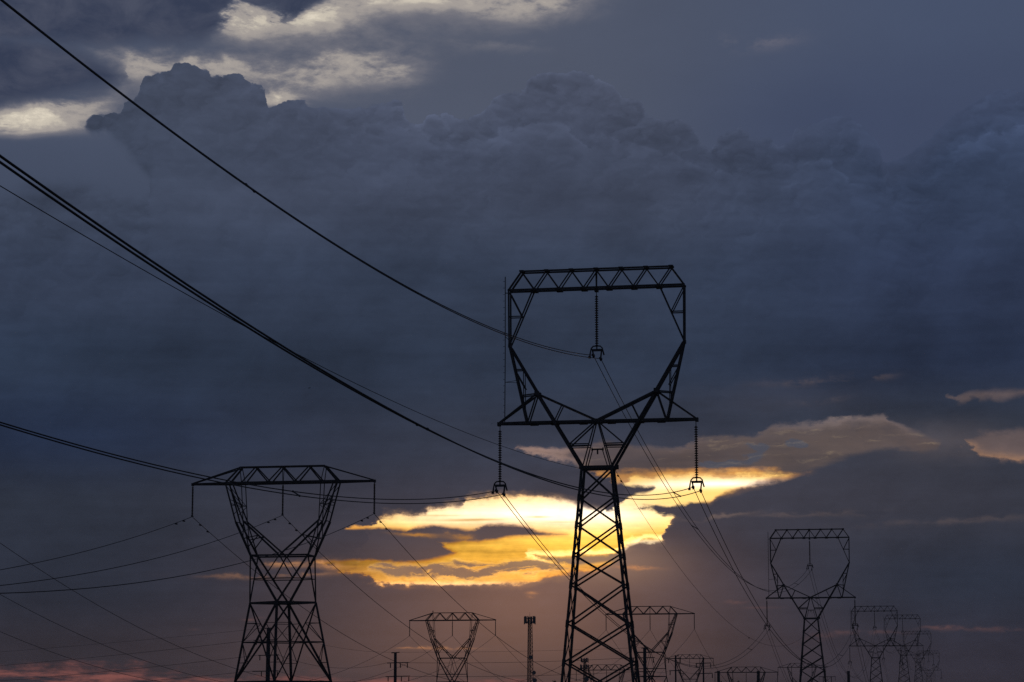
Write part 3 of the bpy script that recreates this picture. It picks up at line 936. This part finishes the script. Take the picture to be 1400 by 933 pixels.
    for x in (-11.4, 0.0, 11.4):
        if x == 0.0:
            h = MB().bar((0, -.4, 33.4), (0, -.05, 31.3), 0.07).bar((0, .4, 33.4), (0, .05, 31.3), 0.07)
            h.build('hanger', STEEL, root)
        o = insulator_mesh((x, 0, 31.35), 3.65, 0.135, 19, 0.15).build('insulator_string', PORCELAIN, root)
        MB().bar((x, -.35, 27.62), (x, .35, 27.62), 0.12).bar((x, 0, 27.62), (x, 0, 27.75), 0.1).build('suspension_clamp', DARKSTEEL, o)
    return root


BROAD_GROUP = "broad armed lattice pylons with V shaped heads"
B1 = at(387.0, 660, 292.0); B1.z = 0.0
B_DEF = {  # key: distance along the line, sideways offset, ground level, variant, label
    'b1': (0.0, 0.0, 0.0, 0, "large broad armed lattice pylon with V shaped head, left of the sunset"),
    'b2': (338.0, 0.4, 0.05, 1, "broad armed pylon partly hidden behind the right leg of the tallest pylon"),
    'b3': (608.7, 0.1, -8.4, 1, "low broad armed pylon standing between two grey posts, left of the second window headed pylon"),
    'b4': (894.8, 0.7, 0.75, 1, "faint broad armed pylon whose arm passes behind the second window headed pylon's legs"),
    'd1': (2.0, -51.0, -0.9, 0, "broad armed pylon beyond the left edge, carrying three sinking cables"),
    'd2': (336.4, -51.1, -1.2, 1, "broad armed pylon under the bright gap, between tapered pole and phone mast"),
    'd3': (617.0, -52.6, -7.1, 1, "low broad armed pylon whose head shows between the legs of the tallest pylon"),
    'd4': (877.8, -51.4, 4.7, 1, "faint broad armed pylon behind the two thin poles right of the tallest pylon"),
}
B_POS = {}
protos = {}
for key, (s, off, z, var, lab) in B_DEF.items():
    if var not in protos:
        o = protos[var] = broad_pylon(22.65, 17.0, 19.85, 7.6) if var == 0 else broad_pylon(21.75, 15.6, 17.6, 6.4)
        if var == 0: lean(o, 0.46, 31.0)
    else:
        o = copy_tree(protos[var])
    p = B1 + DR * s + CR * off
    p.z = z
    o.location = p
    B_POS[key] = p
    tag(o, lab, 'pylon', BROAD_GROUP)


# ================================================================== cables
def sag_points(a, b, sag, n=56):
    return [a.lerp(b, i / n) - Vector((0, 0, 4 * sag * (i / n) * (1 - i / n))) for i in range(n + 1)]


def sag_at(a, b, sag, t):
    return a.lerp(b, t) - Vector((0, 0, 4 * sag * t * (1 - t)))


SUB = ((-0.40, 0.2), (0.44, -0.2))                 # the two conductors of a bundle


def bundle(a, b, sag, label, group, spacers=(), far=None):
    far = far or SUB
    o = empty('bundled_cable', a)
    for (dx, dz), (ex, ez) in zip(SUB, far):
        o0, o1 = CR * dx + Vector((0, 0, dz)), CR * ex + Vector((0, 0, ez))
        pts = [p + o0.lerp(o1, i / 72) - a for i, p in enumerate(sag_points(a, b, sag, 72))]
        MB().tube(pts, 0.045 if far is SUB else 0.042, 6).build('conductor', CABLE, o)
    for t in spacers:
        L = (b - a).length
        p = [sag_at(a, b, sag, t + k * 0.55 / L) - a + CR * (SUB[q][0] * (1 - t) + far[q][0] * t) + Vector((0, 0, SUB[q][1] * (1 - t) + far[q][1] * t)) for q, k in ((0, -1), (1, 1))]
        m = MB().bar(p[0], p[1], 0.085)
        for q, pp in enumerate(p):
            d = (b - a).normalized() * 0.2
            m.tube([pp - d, pp - d * .5, pp + d * .5, pp + d], [.05, .085, .085, .05], 6)
        m.build('spacer', DARKSTEEL, o)
    tag(o, label, 'power cable', group)
    return o


def single(a, b, sag, label, group, r=0.024, dampers=(), name='power_cable', cat='power cable', n=56):
    m = MB().tube([p - a for p in sag_points(a, b, sag, n)], r, 5)
    o = m.build(name, CABLE, loc=a)
    L = (b - a).length
    for dist in dampers:
        t = dist / L if dist > 0 else 1 + dist / L
        c = sag_at(a, b, sag, t) - a
        d = (b - a).normalized()
        dn = Vector((0, 0, -0.11))
        mm = MB().tube([c + dn - d * .34, c + dn - d * .3, c + dn - d * .16, c + dn - d * .12], [.05, .10, .10, .04], 6)
        mm.tube([c + dn + d * .12, c + dn + d * .16, c + dn + d * .3, c + dn + d * .34], [.04, .10, .10, .05], 6)
        mm.bar(c + dn - d * .2, c + dn + d * .2, 0.04).bar(c, c + dn, 0.07)
        mm.build('vibration_damper', DARKSTEEL, o)
    tag(o, label, cat, group)
    return o


TN = ["the tallest pylon", "second window pylon", "third window pylon", "fourth window pylon", "fifth window pylon", "last window pylon"]
PH = (('left', -11.1, 28.25), ('centre', 0.0, 43.35), ('right', 11.1, 28.25))
WG = "twin cables of the window headed pylons"


def hang(pos, x, z): return pos + CR * x + Vector((0, 0, z))


L0 = 322.1
for nm, x, z in PH:
    a = hang(T_POS[0], x, z)
    b = a - DR * L0 + Vector((0, 0, 3.1 if nm == 'centre' else 4.2))
    lab = {'left': "twin cable from the lower left edge to the tallest pylon's left insulator",
           'centre': "uppermost cable, from the top left corner to the tallest pylon's middle insulator",
           'right': "thick twin cable from the upper left edge to the tallest pylon's right insulator"}[nm]
    bundle(a, b, 12.0, lab, WG, {'left': (0.26,), 'centre': (0.415,), 'right': (0.425, 0.058)}[nm], ((-0.40, 0.51), (0.44, -0.51)) if nm == 'centre' else None)
ga = hang(T_POS[0], -1.75, 30.75)
single(ga, ga - DR * L0 + Vector((0, 0, 4.2)), 7.0, "thin single wire below the thick twin cable, ending at the tallest pylon's waist", "thin earth wires of the window headed pylons", 0.025, (), 'earth_wire', 'earth wire')
for i in range(5):
    L = T_S[i + 1] - T_S[i]
    sp = {0: {'left': (.30, .55, .86), 'centre': (.27, .52, .86), 'right': (.45, .64, .80)}, 1: {'left': (.2, .6), 'centre': (.4, .7), 'right': (.3, .6)}}.get(i)
    for nm, x, z in PH:
        bundle(hang(T_POS[i], x, z), hang(T_POS[i + 1], x, z), 1.134e-4 * L * L,
               f"twin cable from {nm} insulator of {TN[i]} to {TN[i + 1]}", WG, sp[nm] if sp else ())
    single(hang(T_POS[i], 1.95, 30.6), T_POS[i + 1] + CR * 1.95 + Vector((0, 0, 30.6)), (9.9e-5 if i == 0 else 8e-5) * L * L,
           f"thin single wire from the waist of {TN[i]} to {TN[i + 1]}", "thin earth wires of the window headed pylons", 0.025,
           (2.5, 5.0, 160.0) if i == 0 else (), 'earth_wire', 'earth wire')

BN = {'b1': "the large broad pylon", 'b2': "broad pylon behind the tallest", 'b3': "broad pylon among grey posts", 'b4': "that behind second window pylon",
      'd2': "broad pylon beside phone mast", 'd3': "that between the tallest's legs", 'd4': "that behind thin poles"}
BG = "single cables of the broad armed pylons"
BPH = (('left', -11.4), ('centre', 0.0), ('right', 11.4))
for nm, x in BPH:
    a = hang(B_POS['b1'], x, 27.55)
    single(a, a - DR * 276.9 + Vector((0, 0, -9.43)), 12.34,
           f"single cable running left from the {nm} insulator of the large broad armed pylon", BG, 0.038, (3.2, 6.0))
for p, q in (('b1', 'b2'), ('b2', 'b3'), ('b3', 'b4'), ('d1', 'd2'), ('d2', 'd3'), ('d3', 'd4')):
    for nm, x in BPH:
        a, b = hang(B_POS[p], x, 27.55), hang(B_POS[q], x, 27.55)
        L = (b - a).length
        lab = f"cable from {nm} insulator of {BN[p]} to {BN[q]}" if p != 'd1' else \
            f"cable sinking from left edge to {nm} insulator of broad pylon beside phone mast"
        single(a, b, 1.475e-4 * L * L, lab, BG, 0.038 if p in ('b1', 'd1') else 0.042, (3.2, 6.2) if p == 'b1' else ())


# ================================================================== steel poles of the roadside line
def pole(px, top, dist, w_top, w_bot, arms, cap, label, group, grey=False, name='steel_pole'):
    """arms: (py, left px, right px, insulator px list)"""
    base = at(px, top, dist)
    zt = base.z
    g = ground_z(base.x, base.y)
    root = empty(name, (base.x, base.y, g))
    h = zt - g
    k = dist / FPX
    MB().lathe((0, 0, 0), [(w_bot * .5 * 1.15, -1.5), (w_bot * .5, 0.0), (w_top * .5, h - .1), (w_top * .44, h)], 12).build('shaft', DARKSTEEL, root)
    if cap:
        MB().bar((-cap, 0, h - .12), (cap, 0, h - .02), 0.16).build('earth_wire_bracket', DARKSTEEL, root)
    ends = []
    for py, x0, x1, ins in arms:
        z = at(px, py, dist).z - g
        m = MB()
        a0, a1 = (x0 - px) * k, (x1 - px) * k
        m.bar((a0, 0, z - .05), (0, 0, z), 0.14, 0.22, 0.16)
        m.bar((0, 0, z), (a1, 0, z + .05), 0.22, 0.14, 0.16)
        c = m.build('crossarm', DARKSTEEL, root)
        for xi in ins:
            insulator_mesh(((xi - px) * k, 0, z - .08), 0.85, 0.11, 7, 0.05).build('insulator_string', PORCELAIN, c)
        ends.append((Vector((base.x + a0, base.y, g + z)), Vector((base.x + a1, base.y, g + z))))
    tag(root, label, 'pole', group)
    return Vector((base.x, base.y, zt)), ends


PG = "dark steel poles carrying the roadside cables"
pa, ea = pole(367.2, 858.5, 450, 0.68, 0.98, [(875.3, 347, 379.5, (351, 379)), (896, 354, 382, (356, 380)), (917.8, 346, 381.6, (358.5, 380))], 1.0,
              "tapered dark pole with three arms, seen through the legs of the large broad pylon", PG)
pb, eb_ = pole(540.6, 892, 450, 0.52, 0.66, [(906.4, 529.5, 558.5, (534, 547.5, 557)), (925, 527.6, 560.4, (531, 549, 559))], 0.75,
               "tapered dark pole with two arms, left of the pylon beside the phone mast", PG)
pc, ec = pole(881.4, 885.5, 450, 0.60, 0.68, [(899.6, 863, 895, (866, 893)), (918.5, 866, 895, (869, 893))], 0.6,
              "tapered dark pole just right of the tallest pylon's leg", PG)
pd, ed = pole(923.5, 896, 500, 0.32, 0.38, [(900.5, 913, 931, (914, 930)), (917, 915, 931, (916, 930))], 0.0,
              "thin dark pole, left one of the two thin poles before the faint broad pylon", PG)
pe, ee = pole(961.5, 899, 500, 0.32, 0.38, [(907, 951, 972, (952, 971.5)), (921, 953, 974, (954, 973.5))], 0.0,
              "thin dark pole, right one of the two thin poles before the faint broad pylon", PG)
RG = "thin roadside cables between the dark poles"


def road(a, b, sag, lab, r=0.026):
    single(a, b, sag, lab, RG, r, (), 'roadside_cable', 'power cable', 30)


lft = [at(-90, 898, 520), at(-90, 917, 520), at(-90, 938, 520), at(-90, 952, 520)]
road(pa, lft[0], 0.3, "topmost roadside cable running left from the tip of the three armed pole", 0.020)
for i, nm in enumerate(('upper', 'middle', 'lower')):
    road(ea[i][0], lft[i + 1], 0.4, f"roadside cable running left from the {nm} arm of the three armed pole", 0.03)
road(pa, pb, 1.2, "topmost roadside cable between the three armed and the two armed pole", 0.018)
road(ea[1][1], eb_[0][0], 1.6, "upper roadside cable sagging between the three armed and the two armed pole")
road(ea[2][1], eb_[1][0], 1.4, "lower roadside cable sagging between the three armed and the two armed pole")
road(pb, pc, 0.25, "topmost roadside cable from the two armed pole to the pole beyond the tallest pylon", 0.018)
road(eb_[0][1], ec[0][0], 0.35, "upper roadside cable crossing behind the phone mast and tallest pylon", 0.03)
road(eb_[1][1], ec[1][0], 0.35, "lower roadside cable crossing behind the phone mast and tallest pylon", 0.03)
road(ec[0][1], ed[0][0], 0.3, "upper roadside cable from the tapered pole to the left thin pole", 0.022)
road(ec[1][1], ed[1][0], 0.3, "lower roadside cable from the tapered pole to the left thin pole", 0.022)
road(ed[0][1], ee[0][0], 0.25, "upper roadside cable between the two thin poles", 0.02)
road(ed[1][1], ee[1][0], 0.25, "lower roadside cable between the two thin poles", 0.02)

GG = "grey posts standing up from the horizon"
for px, lab in ((982.3, "grey post under the left arm tip of the low broad pylon"), (1036.4, "grey post right of centre under the low broad pylon"), (1160, "grey post below the left arm of the third window headed pylon")):
    pole(px, 917.5, 1000, 1.15, 1.25, [], 0.0, lab, GG, name='grey_post')

# far H frame between the legs of the second window headed pylon
hf_ = at(1131, 925, 1500)
hg = ground_z(hf_.x, hf_.y)
root = empty('portal_frame', (hf_.x, hf_.y, hg))
hh = hf_.z - hg
for s in (-1, 1):
    MB().tube([(s * 2.6, 0, -1.5), (s * 2.5, 0, hh)], [.3, .22], 8).build('post', DARKSTEEL, root)
MB().bar((-5.2, 0, hh - .2), (5.2, 0, hh - .2), 0.34).bar((-2.5, 0, hh - .4), (2.5, 0, hh - 4.5), .16).bar((2.5, 0, hh - .4), (-2.5, 0, hh - 4.5), .16).build('crossbeam', DARKSTEEL, root)
for x in (-5.0, 0, 5.0):
    insulator_mesh((x, 0, hh - .35), 2.2, .13, 10, .1).build('insulator_string', PORCELAIN, root)
tag(root, "small faint two post frame behind the right leg of the second window headed pylon", 'pole')


# ================================================================== phone masts
def phone_mast(px, top, dist, hw_top, hw_bot_at, ybot, clusters, dishes, spike, label):
    b = at(px, top, dist)
    g = ground_z(b.x, b.y)
    h = b.z - g
    root = empty('phone_mast', (b.x, b.y, g))
    k = dist / FPX
    zlow = at(px, ybot, dist).z - g
    def hw(z): return hw_top + (h - z) / (h - zlow) * (hw_bot_at - hw_top)
    def corner(i, z):
        a = math.radians(90 + 120 * i + 14)
        return Vector((hw(z) * 1.15 * math.cos(a), hw(z) * 1.15 * math.sin(a), z))
    for i in range(3):
        MB().tube([corner(i, -1.0), corner(i, h)], 0.10, 6).build('leg', STEEL, root)
    m = MB()
    z = h - 0.2
    while z > 0.5:
        step = max(1.2, hw(z) * 1.7)
        z2 = max(z - step, 0.0)
        for i in range(3):
            j = (i + 1) % 3
            m.bar(corner(i, z), corner(j, z2), 0.085); m.bar(corner(j, z), corner(i, z2), 0.085)
            m.bar(corner(i, z2), corner(j, z2), 0.08)
        z = z2
    m.bar((0.25, 0.1, 0), (0.25, 0.1, h), 0.22)     # cable run
    m.build('lattice', STEEL, root)
    for y0, y1, rpx, n in clusters:
        z1, z0 = at(px, y0, dist).z - g, at(px, y1, dist).z - g
        zc = (z0 + z1) / 2
        r = rpx * k
        p = MB()
        ring = [(r * .86 * math.cos(2 * math.pi * i / 12), r * .86 * math.sin(2 * math.pi * i / 12), zc - (z1 - z0) * .2) for i in range(13)]
        p.tube(ring, 0.07, 5); p.tube([Vector(q) + Vector((0, 0, (z1 - z0) * .45)) for q in ring], 0.07, 5)
        for i in range(6):
            a = 2 * math.pi * i / 6 + .2
            p.bar((0, 0, zc - (z1 - z0) * .55), (r * .86 * math.cos(a), r * .86 * math.sin(a), zc - (z1 - z0) * .2), 0.14)
        pl = p.build('platform', STEEL, root)
        for i in range(n):
            a = 2 * math.pi * (i + .3) / n
            c = Vector((r * .93 * math.cos(a), r * .93 * math.sin(a), zc + (0.12 if i % 3 else -.15)))
            q = MB().bar(c - Vector((0, 0, (z1 - z0) * .48)), c + Vector((0, 0, (z1 - z0) * .48)), 0.34, 0.34, 0.2)
            q.bar(c * 1.0 - Vector((0, 0, .1)), Vector((c.x * .8, c.y * .8, c.z)), 0.1)
            q.build('antenna_panel', ANTENNA, pl)
    for dx, y, rpx in dishes:
        zc = at(px, y, dist).z - g
        r = rpx * k
        c = Vector((dx * k, -hw(zc) * .8, zc))
        q = MB()
        prof = [Vector((0, .35, 0)), Vector((0, .30, 0)), Vector((0, 0.05, 0)), Vector((0, -.25, 0)), Vector((0, -.3, 0))]
        q.tube([c + p for p in prof], [.05, r * .5, r, r, r * .3], 14)
        q.bar(c + Vector((0, .2, 0)), Vector((dx * k * .3, -hw(zc) * .3, zc)), 0.12)
        q.build('dish', ANTENNA, root)
    MB().tube([(0, 0, h - .5), (0, 0, h + spike)], [.06, .03], 5).build('lightning_rod', STEEL, root)
    tag(root, label, 'phone mast')


phone_mast(724.3, 843, 800, 0.62, 0.98, 930, [(843, 853.5, 8.0, 12)], [(1.6, 899, 2.7), (5.6, 920, 2.7), (6.6, 930.5, 3.1)], 1.3,
           "tall slim lattice phone mast with a crown of antenna panels, left of the tallest pylon")
phone_mast(799.3, 901, 1000, 0.50, 0.70, 930, [(900, 906, 5.2, 9), (909, 915.5, 6.2, 9)], [(2.4, 929, 3.2)], 0.8,
           "short phone mast with two antenna clusters, seen between the legs of the tallest pylon")


# ================================================================== trees whose tops just reach the frame
def tree(px, top, dist, rad, label, seed):
    rg = random.Random(seed)
    b = at(px, top, dist)
    g = ground_z(b.x, b.y)
    h = b.z - g
    root = empty('tree', (b.x, b.y, g))
    t = MB().tube([(0, 0, -.6), (.1, 0, h * .3), (-.1, .1, h * .62), (0, 0, h * .86)], [.34, .25, .15, .05], 8)
    for i in range(9):
        a, z = rg.uniform(0, 6.28), h * rg.uniform(.34, .75)
        e = Vector((math.cos(a) * rad * .7, math.sin(a) * rad * .7, z + h * .13))
        t.tube([(0, 0, z), e * .5 + Vector((0, 0, z * .5)), e], [.1, .07, .025], 5)
    t.build('trunk', BARK, root)
    c = MB()
    clumps = []
    for i in range(34):
        a, u = rg.uniform(0, 6.28), rg.random() ** .6
        zz = rg.uniform(-1, 1)
        w = math.sqrt(max(0, 1 - zz * zz))
        clumps.append((Vector((math.cos(a) * w * u * rad, math.sin(a) * w * u * rad, h * .66 + zz * u * h * .30)), rad * rg.uniform(.2, .36)))
    clumps.append((Vector((0, 0, h - .5)), .5))
    for cc, rr in clumps:
        for k in range(46):
            d = Vector((rg.gauss(0, 1), rg.gauss(0, 1), rg.gauss(0, .8)))
            d = d.normalized() * rr * rg.uniform(.45, 1.05)
            p = cc + d
            if p.z > h: p.z = h - rg.random() * .3
            s = rg.uniform(.10, .24)
            ax = Vector((rg.gauss(0, 1), rg.gauss(0, 1), rg.gauss(0, 1))).normalized()
            bx = ax.orthogonal().normalized()
            cx = ax.cross(bx)
            n = len(c.v)
            c.v += [p - bx * s, p + cx * s * .6, p + bx * s, p - cx * s * .6]
            c.f.append((n, n + 1, n + 2, n + 3))
    c.build('crown', LEAF, root)
    tag(root, label, 'tree', "trees whose tops just reach the bottom edge")


tree(757.5, 929.5, 600, 2.6, "dark tree top at the bottom edge just left of the tallest pylon's left leg", 3)
tree(985, 930.5, 950, 2.4, "dark tree top at the foot of the grey post under the low arm tip", 5)
tree(1009.5, 930.5, 950, 2.2, "dark tree top at the bottom edge midway between two grey posts", 7)
tree(1036, 930.5, 950, 2.6, "dark tree top at the foot of the middle grey post", 9)
tree(1160.5, 930.5, 950, 2.2, "dark tree top at the foot of the grey post under the third window headed pylon", 11)


# ================================================================== birds
def bird(pos, span, label, perched=False):
    m = MB()
    s = span
    if perched:
        m.tube([(0, .05, 0), (0, .04, .12), (0, 0, .3), (0, -.04, .42), (0, -.1, .47), (0, -.2, .46)], [.03, .11, .13, .08, .075, .01], 8)
        m.tube([(0, .02, .1), (0, .16, -.08), (0, .2, -.16)], [.05, .045, .02], 6)
        m.bar((-.04, 0, .06), (-.04, 0, -.06), .025).bar((.04, 0, .06), (.04, 0, -.06), .025)
    else:
        m.tube([(-.34 * s, 0, 0), (-.2 * s, 0, .01), (0, 0, .02), (.16 * s, 0, .03), (.22 * s, 0, .035), (.28 * s, 0, .02)], [.02, .05 * s, .075 * s, .05 * s, .045 * s, .005], 8)
        for sy in (-1, 1):
            n = len(m.v)
            m.v += [Vector((.09 * s, sy * .04, .03)), Vector((.12 * s, sy * .26 * s, .12 * s)), Vector((0.0, sy * .52 * s, .10 * s)), Vector((-.05 * s, sy * .26 * s, .10 * s)), Vector((-.09 * s, sy * .04, .02))]
            m.v += [v - Vector((0, 0, .015)) for v in m.v[n:n + 5]]
            m.f += [(n, n + 1, n + 3, n + 4), (n + 1, n + 2, n + 3), (n + 9, n + 8, n + 6, n + 5), (n + 8, n + 7, n + 6)]
            for q in ((0, 1), (1, 2), (2, 3), (3, 4)):
                m.f.append((n + q[0], n + q[1], n + 5 + q[1], n + 5 + q[0]))
    o = m.build('bird', FEATHER, loc=pos)
    if not perched: o.rotation_euler = (0.3, 0.1, -0.5)
    tag(o, label, 'bird')


bird(at(423, 531, 220), 0.42, "small dark bird flying in the blue cloud above the large broad pylon")
bird(at(672.3, 580, 300), 0.3, "tiny dark bird flying just left of the tallest pylon's left arm tip")
bp = B_POS['d2'] + CR * -5.2 + Vector((0, 0, 33.56))
bird(bp, 0.8, "dark bird perched on the top beam of the pylon beside the phone mast", True)

# ================================================================== haze
hz_m = bpy.data.materials.new('haze_air')
hz_m.use_nodes = True
hz_t = hz_m.node_tree
hz_t.nodes.clear()
hv = hz_t.nodes.new('ShaderNodeVolumePrincipled')
hv.inputs['Color'].default_value = (0.90, 0.92, 0.98, 1)
hv.inputs['Density'].default_value = 0.00006
hv.inputs['Anisotropy'].default_value = 0.0
ho = hz_t.nodes.new('ShaderNodeOutputMaterial')
hz_t.links.new(hv.outputs[0], ho.inputs['Volume'])
hb = MB()
x0, x1, y0, y1, z0, z1 = -6050, 6050, -4050, 6550, -10.0, 84.0
hb.v += [Vector(p) for p in ((x0, y0, z0), (x1, y0, z0), (x1, y1, z0), (x0, y1, z0), (x0, y0, z1), (x1, y0, z1), (x1, y1, z1), (x0, y1, z1))]
hb.f += [(3, 2, 1, 0), (4, 5, 6, 7), (0, 1, 5, 4), (1, 2, 6, 5), (2, 3, 7, 6), (3, 0, 4, 7)]
tag(hb.build('haze', hz_m), kind='stuff')
